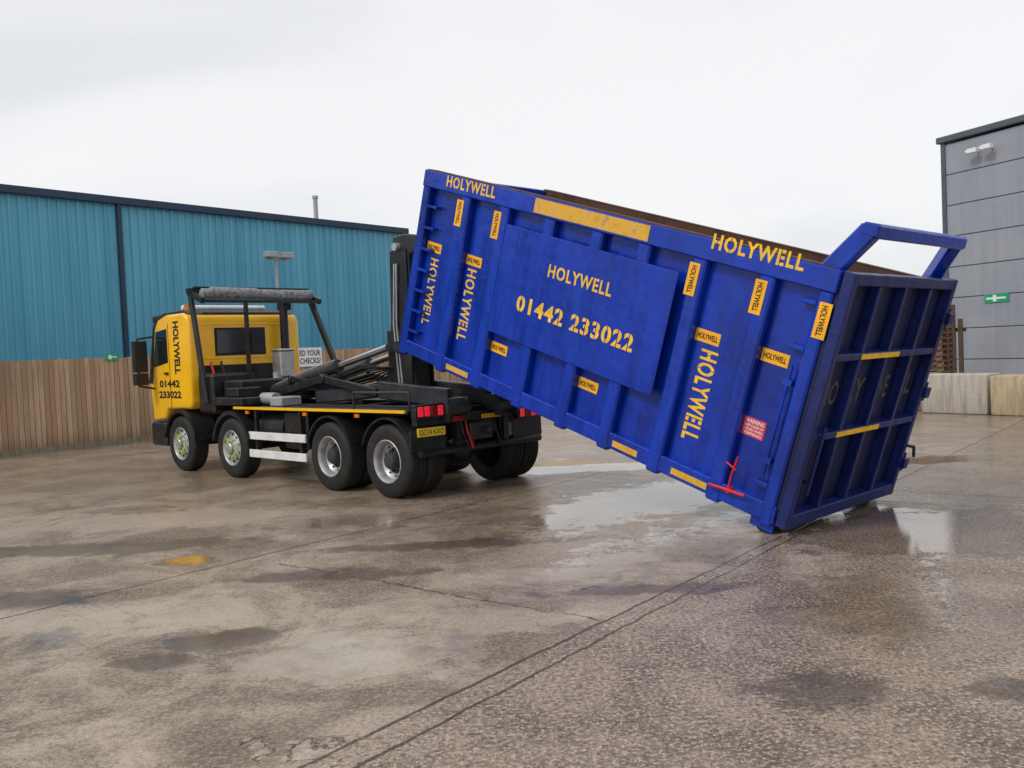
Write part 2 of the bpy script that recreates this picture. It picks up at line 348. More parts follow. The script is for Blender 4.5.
def wheel(s,side,kind):
    yo=1.25*side;sg=-side
    def pr(p): return [(r,y*sg) for r,y in p]
    c=(s,yo,.5);b=MB()
    if kind=='front':
        b.lathe(pr([(.298,.0),(.288,-.006),(.275,.01),(.262,.035),(.24,.045),(.2,.02),(.16,.0),(.13,-.012),(.1,-.015),(.1,.0)]),c)
        b.lathe(pr([(.1,.0),(.0001,.0)]),c)
    else:
        b.lathe(pr([(.298,.0),(.288,-.006),(.275,.01),(.262,.04),(.25,.11),(.21,.15),(.17,.155),(.12,.15)]),c)
        b.lathe(pr([(.12,.15),(.0001,.15)]),c)
    w=b.build('wheel','alu',tr_)
    tp=pr(tyrep);b=MB();b.lathe(tp,c,56);b.build('tyre','tyre',w)
    if kind=='rear': b=MB();b.lathe([(r,y+sg*.33) for r,y in tp],c,56);b.build('tyre','tyre',w)
    b=MB();yy=yo+sg*(.012 if kind=='front' else .152)
    hub=[(.09,.0),(.09,-.06),(.075,-.075),(.0001,-.075)] if kind=='front' else [(.115,.0),(.115,-.1),(.095,-.13),(.06,-.14),(.0001,-.14)]
    b.lathe(pr(hub),(s,yy,.5),24);b.build('hub','alu' if kind=='front' else 'rimd',w)
    b=MB();ri=.13 if kind=='front' else .14
    b.lathe(pr([(ri-.02,.002),(ri-.02,-.008),(ri+.04,-.008),(ri+.04,.002),(ri-.02,.002)]),(s,yy,.5),32)
    for k in range(10):
        a=2*math.pi*k/10;rr=ri+.01
        b.tube((s+rr*math.cos(a),yy,.5+rr*math.sin(a)),(s+rr*math.cos(a),yy+side*.035,.5+rr*math.sin(a)),.016,6)
        if kind=='front': b.tube((s+rr*math.cos(a),yy+side*.02,.5+rr*math.sin(a)),(s+(rr+.07)*math.cos(a+.35),yy+side*.03,.5+(rr+.07)*math.sin(a+.35)),.012,5,.004)
    b.build('wheel_nuts','green' if kind=='front' else 'rimd',w)
    b=MB();yh=yo+sg*(.05 if kind=='front' else .165)
    b.lathe([(.21,yh-yo),(.24,yh-yo),(.24,yh-yo+sg*.004),(.21,yh-yo+sg*.004),(.21,yh-yo)],c,32)
    for k in range(10):
        a=2*math.pi*(k+.5)/10;rr=.222
        b.tube((s+rr*math.cos(a),yh,.5+rr*math.sin(a)),(s+rr*math.cos(a),yh+side*.03,.5+rr*math.sin(a)),.022,10)
    b.build('hand_holes','rimd',w)
for i,s in enumerate(axles):
    for side in (1,-1): wheel(s,side,'rear' if i<2 else 'front')
    b=MB();b.tube((s,-.9,.5),(s,.9,.5),.07);
    if i<2: b.lathe([(.0001,-.22),(.16,-.16),(.2,0),(.16,.16),(.0001,.22)],(s,0,.5),20)
    b.build('axle','blkp',tr_)
b=MB()
for y in (-.42,.42): b.box(-.55,7.0,y-.04,y+.04,.74,1.02)
for x in (-.5,.68,2.2,3.4,4.8): b.box(x,x+.1,-.38,.38,.78,.98)
b.build('chassis_frame','blkp',tr_,bev=.006)
b=MB()
for y in (-.55,.55): b.box(-.5,4.9,y-.06,y+.06,1.025,1.2)
for x in (-.45,.6,1.9,3.2,4.6): b.box(x,x+.14,-.49,.49,1.04,1.17)
b.build('loader_subframe','blkp',tr_,bev=.008)
for sgn in (1,-1):
    for s in axles[:2]:
        b=MB()
        pts=[(s+.58*math.cos(a),.5+.6*math.sin(a)) for a in [math.radians(k) for k in range(20,161,14)]]
        inn=[(s+.56*math.cos(a),.5+.575*math.sin(a)) for a in [math.radians(k) for k in range(160,19,-14)]]
        y0,y1=sorted((sgn*.6,sgn*1.26));b.prism(pts+inn,y0,y1);b.build('mudguard','blkp',tr_)
    b=MB();y0,y1=sorted((sgn*.62,sgn*1.2));b.box(-.42,4.12,y0,y1,1.14,1.185);b.build('side_deck','blkp',tr_,bev=.005)
    b=MB();y0,y1=sorted((sgn*1.203,sgn*1.235));b.box(-.4,4.12,y0,y1,1.155,1.195);b.build('yellow_edge_strip','yel',tr_)
    y0,y1=sorted((sgn*.62,sgn*1.12))
    b=MB();b.box(2.1,2.75,y0,y1,.55,1.12);b.build('tool_box','blkp',tr_,bev=.02)
    b=MB();b.tube((2.85,sgn*.85,.85),(3.6,sgn*.85,.85),.24,24);b.build('fuel_tank','mast',tr_)
    for z0 in (.38,.67):
        b=MB();y0,y1=sorted((sgn*1.2,sgn*1.235));b.box(2.0,3.66,y0,y1,z0,z0+.125);b.build('side_guard_plank','white',tr_,bev=.006)
    for x in (2.15,3.45):
        b=MB();b.box(x,x+.06,min(sgn*1.14,sgn*1.2),max(sgn*1.14,sgn*1.2),.36,1.14);b.build('side_guard_bracket','blkp',tr_)
    for x in (.68,2.0,3.7):
        b=MB();b.box(x-.05,x+.05,min(sgn*1.2,sgn*1.225),max(sgn*1.2,sgn*1.225),1.08,1.13);b.build('side_marker_lamp','amber',tr_)
    for s in axles[2:]:
        pts=[(s+.64*math.cos(a),.5+.62*math.sin(a)) for a in [math.radians(k) for k in range(8,173,15)]]
        inn=[(s+.58*math.cos(a),.5+.56*math.sin(a)) for a in [math.radians(k) for k in range(172,7,-15)]]
        y0,y1=sorted((sgn*.85,sgn*1.27));b=MB();b.prism(pts+inn,y0,y1);b.build('mudguard','blkp',tr_)
b=MB();b.tube((-.58,-1.15,.62),(-.58,1.15,.62),.055);b.box(-.6,-.5,-.5,-.4,.6,1.0);b.box(-.6,-.5,.4,.5,.6,1.0);b.build('underrun_bar','blkp',tr_)
b=MB();b.box(-.6,-.5,-1.2,1.2,.98,1.1);b.build('rear_crossbeam','blkp',tr_,bev=.01)
for y in (-.4,.55):
    b=MB();b.tube((-.62,y-.21,1.2),(-.62,y+.21,1.2),.12,20);b.box(-.72,-.4,y-.2,y-.16,1.02,1.32);b.box(-.72,-.4,y+.16,y+.2,1.02,1.32);b.build('rear_guide_roller','mast',tr_)
for y0,y1,z0,out in ((.78,1.24,1.08,1),(-1.12,-.66,.93,-1)):
    b=MB();b.box(-.66,-.56,y0-.02,y1+.02,z0,z0+.19);lh=b.build('tail_lamp','blkp',tr_,bev=.01)
    for k in range(4):
        ya=y0+.008+k*.114;b=MB();b.box(-.678,-.661,ya,ya+.094,z0+.03,z0+.16)
        lit=k in ((0,2,3) if out>0 else (0,1,3))
        b.build('red_lens' if lit else 'dark_red_lens','lamp' if lit else 'lampoff',lh,bev=.012)
    yc=(y0+y1)/2
    b=MB();b.box(-.6,-.575,yc-.3,yc+.3,.66,.93);b.build('mud_flap','blkp',tr_,bev=.004)
b=MB();b.box(-.62,-.6,.72,1.2,.84,.955);pl=b.build('number_plate','plate',tr_,bev=.004)
text('GC14 KXO',pl,(-.621,1.17,.862),(0,-1,0),(0,0,1),.42,.074,'blk',bold=.0)
b=MB();b.box(-.66,-.61,-.12,.3,.72,.96);b.tube((-.75,.0,.84),(-.6,.0,.84),.05);b.build('tow_coupling','mast',tr_,bev=.01)
b=MB();b.box(-.63,-.62,.35,.6,1.0,1.07);b.build('reflector_plate','lampoff',tr_)
b=MB();b.box(-.63,-.62,-.3,.05,1.0,1.06);b.build('reflector_plate','yel',tr_)
for k,(y,cz) in enumerate(((.34,.62),(.42,.66),(-.2,.6))):
    b=MB();b.path([V((-.6,y,1.0)),V((-.68,y+.03,.82)),V((-.67,y-.06,cz)),V((-.6,y-.14,.8))],.014,6);b.build('rear_air_hose','red' if k==0 else 'blk',tr_)
b=MB();b.box(-.57,-.5,-.75,-.45,.7,.9);b.build('rear_junction_box','galv',tr_,bev=.01)
b=MB();b.path([V((-.35,1.1,1.19)),V((-.35,1.1,1.42)),V((.9,1.1,1.42)),V((.9,1.1,1.19))],.018,8);b.build('deck_rail','blkp',tr_)
# hook arm
MX=1.0;MY=-.08
b=MB();b.prism([(MX-.30,1.2),(MX+.46,1.2),(MX+.44,1.6),(MX+.34,2.0),(MX+.24,2.5),(MX+.2,3.45),(MX+.12,3.72),(MX-.12,3.74),(MX-.6,3.66),(MX-.62,3.5),(MX-.22,3.42),(MX-.2,1.9)],MY-.16,MY+.16)
arm=b.build('hook_arm','mast',tr_,bev=.02)
for s_ in (-1,1):
    b=MB();b.prism([(MX-.22,1.9),(MX+.30,1.9),(MX+.22,2.5),(MX+.18,3.5),(MX-.2,3.5)],MY+s_*.165,MY+s_*.185);b.build('arm_side_plate','blkp',arm)
b=MB();b.prism([(MX-.55,3.66),(MX-.86,3.72),(MX-.98,3.55),(MX-.9,3.36),(MX-.82,3.4),(MX-.84,3.52),(MX-.74,3.58),(MX-.55,3.5)],MY-.06,MY+.06);b.build('hook','mast',arm,bev=.01)
for s_ in (-1,1):
    b=MB();b.box(MX-.26,MX+.3,MY+s_*.2-.012,MY+s_*.2+.012,1.3,2.3);b.tube((MX,MY+s_*.2,2.05),(MX,MY+s_*.28,2.05),.09,18);b.build('pivot_plate','blkp',arm)
b=MB();b.tube((MX,MY-.24,3.55),(MX,MY+.24,3.55),.06,18);b.build('pivot_pin','galv',arm)
for k in range(2):
    b=MB();b.path([V((MX-.02+.07*k,MY+.21,1.4)),V((MX+.06+.07*k,MY+.21,2.4)),V((MX+.0+.05*k,MY+.21,3.3))],.016,8);b.build('hydraulic_pipe','galv',arm)
for y in (-.38,.38):
    b=MB();b.beam((-.35,y,1.3),(1.2,y,1.42),.12,.26); b.beam((1.1,y,1.42),(2.9,y,1.3),.1,.2);b.build('tilting_frame','mast',tr_,bev=.015)
for y in (-.36,.3):
    a=V((4.6,y,1.36));c=V((MX+.12,y*.9,2.05));d=c-a
    b=MB();b.tube(a,a+d*.62,.095,20);b.tube(a+d*.6,a+d*.63,.11,20);b.tube(a+d*.05,a+d*.08,.11,20);r=b.build('hydraulic_ram','mast',tr_)
    b=MB();b.tube(a+d*.62,c,.055,16);b.build('ram_rod','chrome',r)
    b=MB();b.path([a+V((-.2,.0,.13)),a+d*.3+V((0,0,.13)),a+d*.6+V((0,0,.12))],.012,6);b.build('ram_pipe','galv',r)
for y in (-.5,.45):
    b=MB();b.beam((4.4,y,1.3),(2.6,y,1.6),.08,.12);b.beam((2.6,y,1.6),(1.2,y,1.38),.08,.12);b.tube((2.6,y-.07,1.6),(2.6,y+.07,1.6),.08,16);b.build('link_arm','blkp',tr_,bev=.01)
for k in range(7):
    y=.12+.05*k;b=MB();b.path([V((4.3-.1*k,y,1.3)),V((3.6,y+.05,1.42+.04*k)),V((2.8,y,1.35+.03*k)),V((1.7,y-.05,1.5+.05*k)),V((1.15,y-.1,1.75))],.015,6);b.build('hydraulic_hose','blk',tr_)
b=MB();b.box(3.0,3.35,.62,1.0,1.19,1.34);b.build('valve_block','galv',tr_,bev=.015)
b=MB();b.tube((3.55,.75,1.3),(3.95,.75,1.3),.1,18);b.build('air_reservoir','galv',tr_)
# kit behind cab
b=MB();b.box(4.35,4.95,-.95,.95,1.22,1.62);b.build('oil_tank','blkp',tr_,bev=.03)
b=MB();b.box(4.7,5.0,-.36,-.06,1.62,2.1);b.box(4.68,5.02,-.38,-.04,2.1,2.14);b.build('silencer_box','alu',tr_,bev=.02)
b=MB();b.tube((4.5,.15,1.62),(4.5,.15,1.72),.07);b.build('filler_cap','galv',tr_)
b=MB();b.box(3.9,4.9,.6,1.2,1.2,1.34);b.box(4.1,4.5,.7,1.15,1.34,1.5);b.build('air_tank_housing','blkp',tr_,bev=.02)
b=MB();b.box(4.98,5.5,.3,1.15,1.05,1.75);b.box(5.0,5.45,-.9,.25,1.05,1.55);b.build('air_cleaner','blkp',tr_,bev=.05)
b=MB();b.tube((5.42,-.62,1.5),(5.42,-.62,2.9),.075,18);b.box(5.3,5.5,-.72,-.52,2.88,3.02);b.build('air_intake_stack','blkp',tr_,bev=.008)
for y in (.75,.95):
    b=MB();b.path([V((5.2,y,1.6)),V((5.35,y,1.95)),V((5.55,y-.1,1.9))],.02,8);b.build('coiled_air_line','red' if y>.9 else 'blk',tr_)
# sheeting gantry
pa=ts(187,291,1.25);pb=ts(205,395,1.25);pc=ts(308,293,-1.1);pd=ts(344,378,-1.1)
zt=(pa[1]+pc[1])/2;xt=(pa[0]+pc[0])/2
b=MB();b.tube((pb[0],1.22,pb[1]-.15),(xt+.05,1.22,zt),.05);b.beam((pd[0],-1.08,pd[1]-.1),(xt-.1,-1.08,zt),.07,.1)
b.beam((xt,1.3,zt),(xt,-1.18,zt),.09,.09)
b.beam((xt-.42,1.28,zt-.2),(xt-.42,-1.16,zt-.2),.05,.06)
b.beam((xt-.42,1.25,zt-.42),(xt-.42,-.3,zt-.42),.035,.04)
for y in (.42,-.3): b.beam((xt-.42,y,1.3),(xt-.42,y,zt-.19),.06,.06)
for y in (1.24,-1.12): b.beam((xt+.05,y,zt-.02),(xt-.45,y,zt-.2),.06,.1)
g=b.build('sheeting_gantry','blkp',tr_)
b=MB();b.tube((xt-.26,1.16,zt-.06),(xt-.26,-1.05,zt-.06),.09,22);b.tube((xt-.26,1.0,zt-.04),(xt-.26,.1,zt-.05),.1,11);b.tube((xt-.26,-.1,zt-.07),(xt-.26,-.95,zt-.08),.095,9);b.build('rolled_sheet','tarp',g)
b=MB();b.beam((xt-.06,1.2,zt+.06),(xt-.06,-1.1,zt+.06),.10,.03);b.build('gantry_cover','blkp',g)
# cab
XR=5.6;YL,YR=1.22,-1.05
prof=[(XR,1.25),(XR+.1,1.12),(6.62,1.12),(6.72,.92),(7.22,.88),(7.3,1.6),(7.22,1.75),(6.98,2.62),(6.86,2.78),(6.5,2.86),(XR+.22,2.86),(XR+.06,2.80),(XR,2.66)]
b=MB();b.prism(prof,YR,YL);b.bevel(.065,4,40);cab=b.build('cab','yel',tr_)
for s_,yy in ((1,YL),(-1,YR)):
    b=MB();b.prism([(6.46,1.98),(7.06,1.9),(6.9,2.56),(6.46,2.60)],min(yy+s_*.0015,yy+s_*.008),max(yy+s_*.0015,yy+s_*.008));b.build('side_window','glass',cab)
    b=MB();b.prism([(7.14,1.6),(7.315,1.6),(7.24,1.76),(7.0,2.64),(6.87,2.80),(6.8,2.79),(6.94,2.6)],min(yy+s_*.001,yy+s_*.012),max(yy+s_*.001,yy+s_*.012));b.build('black_pillar_trim','blk',cab)
    b=MB();b.box(6.4,6.415,yy-.004,yy+s_*.004,1.15,2.7);b.build('door_seam','blk',cab)
    b=MB();b.box(6.46,6.6,yy,yy+s_*.03,1.76,1.80);b.build('door_handle','blk',cab)
    b=MB();b.box(7.0,7.14,yy+s_*.14,yy+s_*.38,1.82,2.4);b.box(7.0,7.14,yy+s_*.14,yy+s_*.38,1.58,1.8);b.path([V((7.08,yy,2.48)),V((7.1,yy+s_*.28,2.44)),V((7.08,yy+s_*.28,1.56)),V((7.08,yy,1.5))],.02);b.build('mirror','blk',cab,bev=.01)
    b=MB();b.box(7.28,7.35,s_*.9-.14,s_*.9+.14,.62,.8);b.build('headlight','signw',cab,bev=.01)
Pr=mt2@V((XR,0,0))
def cr(px,py): q=TI@hit(px,py,Pr,TH);return q.y,q.z
a=cr(216,330);c=cr(264,352)
b=MB();b.box(XR-.014,XR-.006,c[0],a[0],c[1],a[1]);rw=b.build('rear_window','glass',cab,bev=.003)
b=MB();b.box(XR-.005,XR+.01,c[0]-.04,a[0]+.04,c[1]-.04,a[1]+.04);b.build('window_seal','blk',rw)
for zz in (2.0,2.62):
    b=MB();b.box(XR-.008,XR+.02,YR+.12,YL-.12,zz,zz+.02);b.build('pressed_seam','yel',cab,bev=.006)
b=MB();b.box(XR-.006,XR+.02,YR+.15,YL-.15,1.28,1.9);b.build('rear_lower_panel','blkp',cab,bev=.01)
b=MB();b.prism([(7.245,1.8),(7.03,2.58),(7.04,2.585),(7.255,1.805)],-.95,1.1);b.build('windscreen','glass',cab)
b=MB();b.box(7.27,7.32,-.85,1.0,1.0,1.55);b.build('grille','blk',cab,bev=.01)
b=MB();b.box(6.74,7.34,YR,YL,.42,.87);b.build('bumper','blkp',cab,bev=.04)
b=MB();b.box(6.85,7.15,YR+.05,YL-.05,2.72,2.88);b.build('sun_visor','blk',cab,bev=.03)
b=MB();b.prism([(XR+.08,2.815),(6.88,2.80),(6.7,2.9),(XR+.25,2.91)],YR+.05,YL-.05);b.bevel(.02,2);b.build('dark_roof_cap','blkp',cab)
b=MB();b.tube((6.35,.95,2.98),(6.35,-.75,2.98),.05);b.box(6.32,6.38,.8,.86,2.88,2.97);b.box(6.32,6.38,-.6,-.54,2.88,2.97);b.build('roof_bar','white',cab,bev=.01)
b=MB();b.tube((6.1,.95,2.88),(6.1,.95,3.02),.07);b.build('beacon','amber',cab)
text('HOLYWELL',cab,(6.2,YL,2.72),(0,0,-1),(-1,0,0),.96,.23,'blk',bold=.04)
text('01442',cab,(6.86,YL,1.52),(-1,0,0),(0,0,1),.82,.135,'blk',bold=.04)
text('233022',cab,(6.9,YL,1.32),(-1,0,0),(0,0,1),.9,.135,'blk',bold=.04)
# ---------------------------------------------------------------- left fence and blue warehouse
fp=.8991;FN=V((math.cos(fp),math.sin(fp),0));NB=V((-math.sin(fp),math.cos(fp),0));FO=V((0,35.62,0))
mf=Matrix((FN,NB,Z)).transposed().to_4x4();mf.translation=FO
def fpos(px,py,off=0):
    q=mf.inverted()@hit(px,py,FO+NB*off,NB);return q.x,q.z
m,t,p,tc=mat('fence_boards');o=tc.outputs['Object'];sep=t.node('ShaderNodeSeparateXYZ');t.l.new(o,sep.inputs[0])
idx=t.math('FLOOR',t.math('DIVIDE',sep.outputs[0],.125));wn=t.node('ShaderNodeTexWhiteNoise',noise_dimensions='1D');t.l.new(idx,wn.inputs['W'])
mp=t.node('ShaderNodeMapping');t.l.new(o,mp.inputs[0]);mp.inputs['Scale'].default_value=(14,14,.8);g=t.noise(mp.outputs[0],1.5,6,.6)
big=t.noise(o,.35,4)
c1=t.mix(wn.outputs[0],(.37,.225,.125),(.58,.40,.25));c2=t.mix(t.math('MULTIPLY',t.ramp(g,.35,.75),.7),c1,(.30,.20,.13));
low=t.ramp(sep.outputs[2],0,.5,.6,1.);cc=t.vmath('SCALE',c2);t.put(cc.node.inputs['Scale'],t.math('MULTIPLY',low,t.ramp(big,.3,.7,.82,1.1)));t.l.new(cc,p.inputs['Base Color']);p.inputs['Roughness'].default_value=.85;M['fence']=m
fence=empty('board_fence',mf,'long brown vertical board timber fence in front of the blue warehouse','fence')
b=MB();x=-38.
while x<16:
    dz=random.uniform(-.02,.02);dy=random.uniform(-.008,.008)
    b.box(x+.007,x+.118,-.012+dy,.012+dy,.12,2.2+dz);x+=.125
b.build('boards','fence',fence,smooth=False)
b=MB();b.box(-38,16,-.03,.03,0,.13);b.build('gravel_board','conc2',fence)
for z in (.5,1.2,1.9):
    b=MB();b.box(-38,16,.022,.08,z,z+.08);b.build('rail','wood',fence)
for k in range(18):
    b=MB();x=-38+3*k;b.box(x-.05,x+.05,.03,.13,0,2.2);b.build('post','wood',fence)
mb_=mf.copy();mb_.translation=FO+NB*2.0
m,t,p,tc=mat('blue_cladding');o=tc.outputs['Object'];mp=t.node('ShaderNodeMapping');t.l.new(o,mp.inputs[0]);mp.inputs['Scale'].default_value=(2.2,1,.12)
n=t.noise(mp.outputs[0],1.2,6,.6)
c=t.mix(t.ramp(n,.3,.7),(.075,.33,.49),(.13,.43,.59));t.l.new(c,p.inputs['Base Color']);p.inputs['Roughness'].default_value=.45;M['clad']=m
wh=empty('blue_warehouse',mb_,'long turquoise blue ribbed metal warehouse with dark gutter behind the timber fence','building')
BH=6.63;xe=-3.6;xs=-36.
b=MB();x=xs;pitch=.25;pr=[]
while x<xe-.01:
    pr+= [(x,0),(x+.13,0),(x+.16,-.045),(x+.22,-.045)];x+=pitch
pr.append((xe,0))
lo=[b.b.verts.new((x,y,0)) for x,y in pr];hi=[b.b.verts.new((x,y,BH-.15)) for x,y in pr]
for i in range(len(pr)-1): b.b.faces.new((lo[i],lo[i+1],hi[i+1],hi[i]))
b.build('wall','clad',wh,smooth=False)
b=MB();b.box(xe-.02,xe,.05,22,0,BH-.15);b.build('gable_wall','clad',wh)
b=MB()
vs=[b.b.verts.new(c) for c in ((xs,-.1,BH-.05),(xe+.1,-.1,BH-.05),(xe+.1,11,BH+1.0),(xs,11,BH+1.0),(xe+.1,22,BH-.05),(xs,22,BH-.05))]
b.b.faces.new((vs[0],vs[1],vs[2],vs[3]));b.b.faces.new((vs[3],vs[2],vs[4],vs[5]));rf=b.build('roof','roof',wh)
b=MB();b.box(xs,xe+.12,-.2,-.06,BH-.2,BH);b.build('gutter','navy',wh,bev=.01)
xd=(fpos(119,230,1.93)[0])
b=MB();b.tube((xd,-.1,0),(xd,-.1,BH-.2),.07);b.build('downpipe','navy',wh)
b=MB();b.box(xe-.12,xe+.03,-.07,.06,0,BH-.2);b.build('corner_trim','navy',wh)
q=mf.inverted()@hit(316,214,FO+NB*7.,NB);q2=mf.inverted()@hit(316,196,FO+NB*7.,NB)
b=MB();b.tube((q.x,5,BH),(q.x,5,q2.z),.09);b.tube((q.x,5,q2.z-.12),(q.x,5,q2.z),.12);b.build('flue','galv',rf)
x,z=fpos(276,259,.9)
mq=mf.copy();mq.translation=FO+NB*.9+FN*x
fl=empty('floodlight_mast',mq,'slim grey floodlight pole with twin lamp heads rising behind the truck cab','floodlight')
b=MB();b.tube((0,0,0),(0,0,z),.05);b.build('pole','galv',fl)
b=MB();b.box(-.4,.4,-.03,.03,z-.03,z+.03);b.build('crossarm','galv',fl)
for s_ in (-1,1):
    b=MB();b.box(s_*.28-.19,s_*.28+.19,-.28,.0,z+.02,z+.2);b.build('lamp_head','galv',fl,bev=.02)
x,z=fpos(310,357,-.05);mq=mf.copy();mq.translation=FO-NB*.05+FN*x
ws=empty('notice_board',mq,'small white notice with black writing on the timber fence beside the truck gantry','sign')
b=MB();b.box(-.46,.46,-.012,0,z-.29,z+.29);bd=b.build('board','signw',ws)
text('ED YOUR',bd,(-.4,-.012,z+.04),(1,0,0),(0,0,1),.8,.17,'blk');text('CHECKS?',bd,(-.4,-.012,z-.2),(1,0,0),(0,0,1),.8,.17,'blk')
x,z=fpos(112,357,-.05);mq=mf.copy();mq.translation=FO-NB*.05+FN*x
es=empty('exit_sign',mq,'tiny green and white emergency exit sign on the left timber fence','sign')
b=MB();b.box(-.18,.18,-.012,0,z-.08,z+.08);bd=b.build('board','exit',es)
b=MB();b.box(-.1,.12,-.016,-.012,z-.015,z+.015);b.box(-.1,-.02,-.0165,-.012,z-.05,z+.05);b.build('pictogram','signw',bd)
# ---------------------------------------------------------------- right building
BC=hit(941,138,V((0,30,0)),V((0,1,0)));BC.z=0
RD=V((.41,-.912,0)).normalized();RN=V((.912,.41,0)).normalized()
mr=Matrix((RD,RN,Z)).transposed().to_4x4();mr.translation=BC
m,t,p,tc=mat('grey_cladding');o=tc.outputs['Object'];n=t.noise(o,.6,5)
mp=t.node('ShaderNodeMapping');t.l.new(o,mp.inputs[0]);mp.inputs['Scale'].default_value=(3,3,.2);n2_=t.noise(mp.outputs[0],1.5,6,.6)
c=t.mix(t.ramp(n,.3,.7),(.27,.29,.335),(.32,.34,.385));c=t.mix(t.math('MULTIPLY',t.ramp(n2_,.45,.75),.35),c,(.19,.20,.23));t.l.new(c,p.inputs['Base Color']);p.inputs['Roughness'].default_value=.45;M['gclad']=m
gb=empty('grey_warehouse',mr,'tall grey warehouse of horizontal cladding panels at the right edge','building')
RHt=8.25
b=MB();z=0
while z<RHt-.3:
    b.box(.12,24,.0,.06,z+.012,min(z+.985,RHt-.25));z+=1.0
b.build('wall_panels','gclad',gb,bev=.012)
b=MB();b.box(.05,24,.03,18,0,RHt-.3);b.build('wall','dgrey',gb)
b=MB();b.box(0,.16,-.04,.1,0,RHt-.2);b.build('corner_trim','dgrey',gb)
b=MB();b.box(-.12,24,-.12,18.2,RHt-.2,RHt);b.build('roof','dgrey',gb,bev=.02)
RI=mr.inverted()
def rp(px,py): q=RI@hit(px,py,BC,RN);return q.x,q.z
for k,(px,py) in enumerate(((979,151),(993,147))):
    x,z=rp(px,py);b=MB();b.tube((x,0,z),(x,-.24,z),.03);b.box(x-.16,x+.16,-.36,-.2,z-.07,z+.07);b.tube((x-.15,-.28,z),(x-.24,-.28,z),.06);b.build('security_camera','signw',gb,bev=.01)
x,z=rp(997,298);b=MB();b.box(x-.42,x+.42,-.03,-.002,z-.13,z+.13);ex=b.build('exit_sign','exit',gb)
b=MB();b.box(x-.35,x+.32,-.034,-.03,z-.03,z+.03);b.box(x-.12,x+.0,-.035,-.03,z-.1,z+.1);b.build('pictogram','signw',ex)
g0=ground(921,413);g1=ground(1023,416);bd_=(g1-g0).normalized();bn=V((-bd_.y,bd_.x,0));
if bn.y<0: bn=-bn
for k,(a,off,lab,mm) in enumerate(((0,0,'long grey concrete block, the left one of the two set before the grey warehouse','concg'),(1.66,-.08,'tan concrete block cut off by the right edge of the picture','conc'),(-1.75,.5,'darker stained concrete block half hidden behind the container door','conc2'))):
    mq=Matrix((bd_,bn,Z)).transposed().to_4x4();mq.translation=g0+bd_*a+bn*off
    b=MB();b.box(0,1.57,0,.75,0,.92-(.03 if k==1 else 0));b.bevel(.05,2)
    o=b.build('concrete_block',mm);o.matrix_world=mq
    tag(o,lab,'block','concrete blocks')
def pallets(px,depth,n,lab):
    g=hit(px,400,V((0,depth,0)),V((0,1,0)));g.z=0
    for k in range(n):
        mq=Matrix.Rotation(-.75+random.uniform(-.06,.06),4,'Z');mq.translation=V((g.x,g.y,k*.146))
        b=MB()
        for i in range(6): b.box(-.6+i*.21,-.6+i*.21+.14,-.5,.5,.12,.142)
        for y in (-.46,0,.4): b.box(-.6,.6,y,y+.08,.02,.12)
        for i in range(3): b.box(-.6+i*.53,-.6+i*.53+.12,-.5,.5,0,.02)
        o=b.build('pallet','wood',smooth=False);o.matrix_world=mq
        tag(o,lab,'pallet','stacked wooden pallets')
pallets(926,24.5,14,'weathered wooden pallet in the stack behind the concrete blocks')
b=MB()
for k in range(6): b.box(-.5+k*.2,-.5+k*.2+.12,-.1,.06,0,2.5+.25*math.sin(k*2.1))
b.box(-.5,.7,.05,.12,.4,.52);b.box(-.5,.7,.05,.12,1.9,2.02)
o=b.build('timber_hoarding','wood2',smooth=False);g=hit(942,400,V((0,27.5,0)),V((0,1,0)));o.location=(g.x,g.y,0);o.rotation_euler=(0,0,-.6)
tag(o,'dark upright timber boards standing between the pallets and the grey warehouse','hoarding')
g=hit(944,330,V((0,70,0)),V((0,1,0)))
tr=empty('distant_tree',Matrix.Translation((g.x,70,0)),'far off green tree showing in the gap left of the grey warehouse','tree')
b=MB();b.tube((0,0,0),(0,0,3),.25,8,.12)
for k in range(6):
    a=k*1.05;b.tube((0,0,2+.15*k),(1.4*math.cos(a),1.4*math.sin(a),4+.3*k),.09,6,.03)
b.build('trunk','wood2',tr)
M['leaf']=paint('tree_leaves',(.06,.09,.035),.7,0,.5)
b=MB()
for k in range(2600):
    d=V((random.gauss(0,1),random.gauss(0,1),random.gauss(0,1))).normalized()*random.uniform(.5,1)**.5
    cpos=V((d.x*2.6,d.y*2.6,4.2+d.z*1.9))+V((math.sin(k*1.7)*.4,0,math.cos(k*.9)*.3))
    a=V((random.uniform(-1,1),random.uniform(-1,1),random.uniform(-1,1)))*.16;c=V((random.uniform(-1,1),random.uniform(-1,1),random.uniform(-1,1)))*.16
    b.b.faces.new([b.b.verts.new(cpos+q_) for q_ in (a,c,-a,-c)])
b.build('crown','leaf',tr,smooth=False)
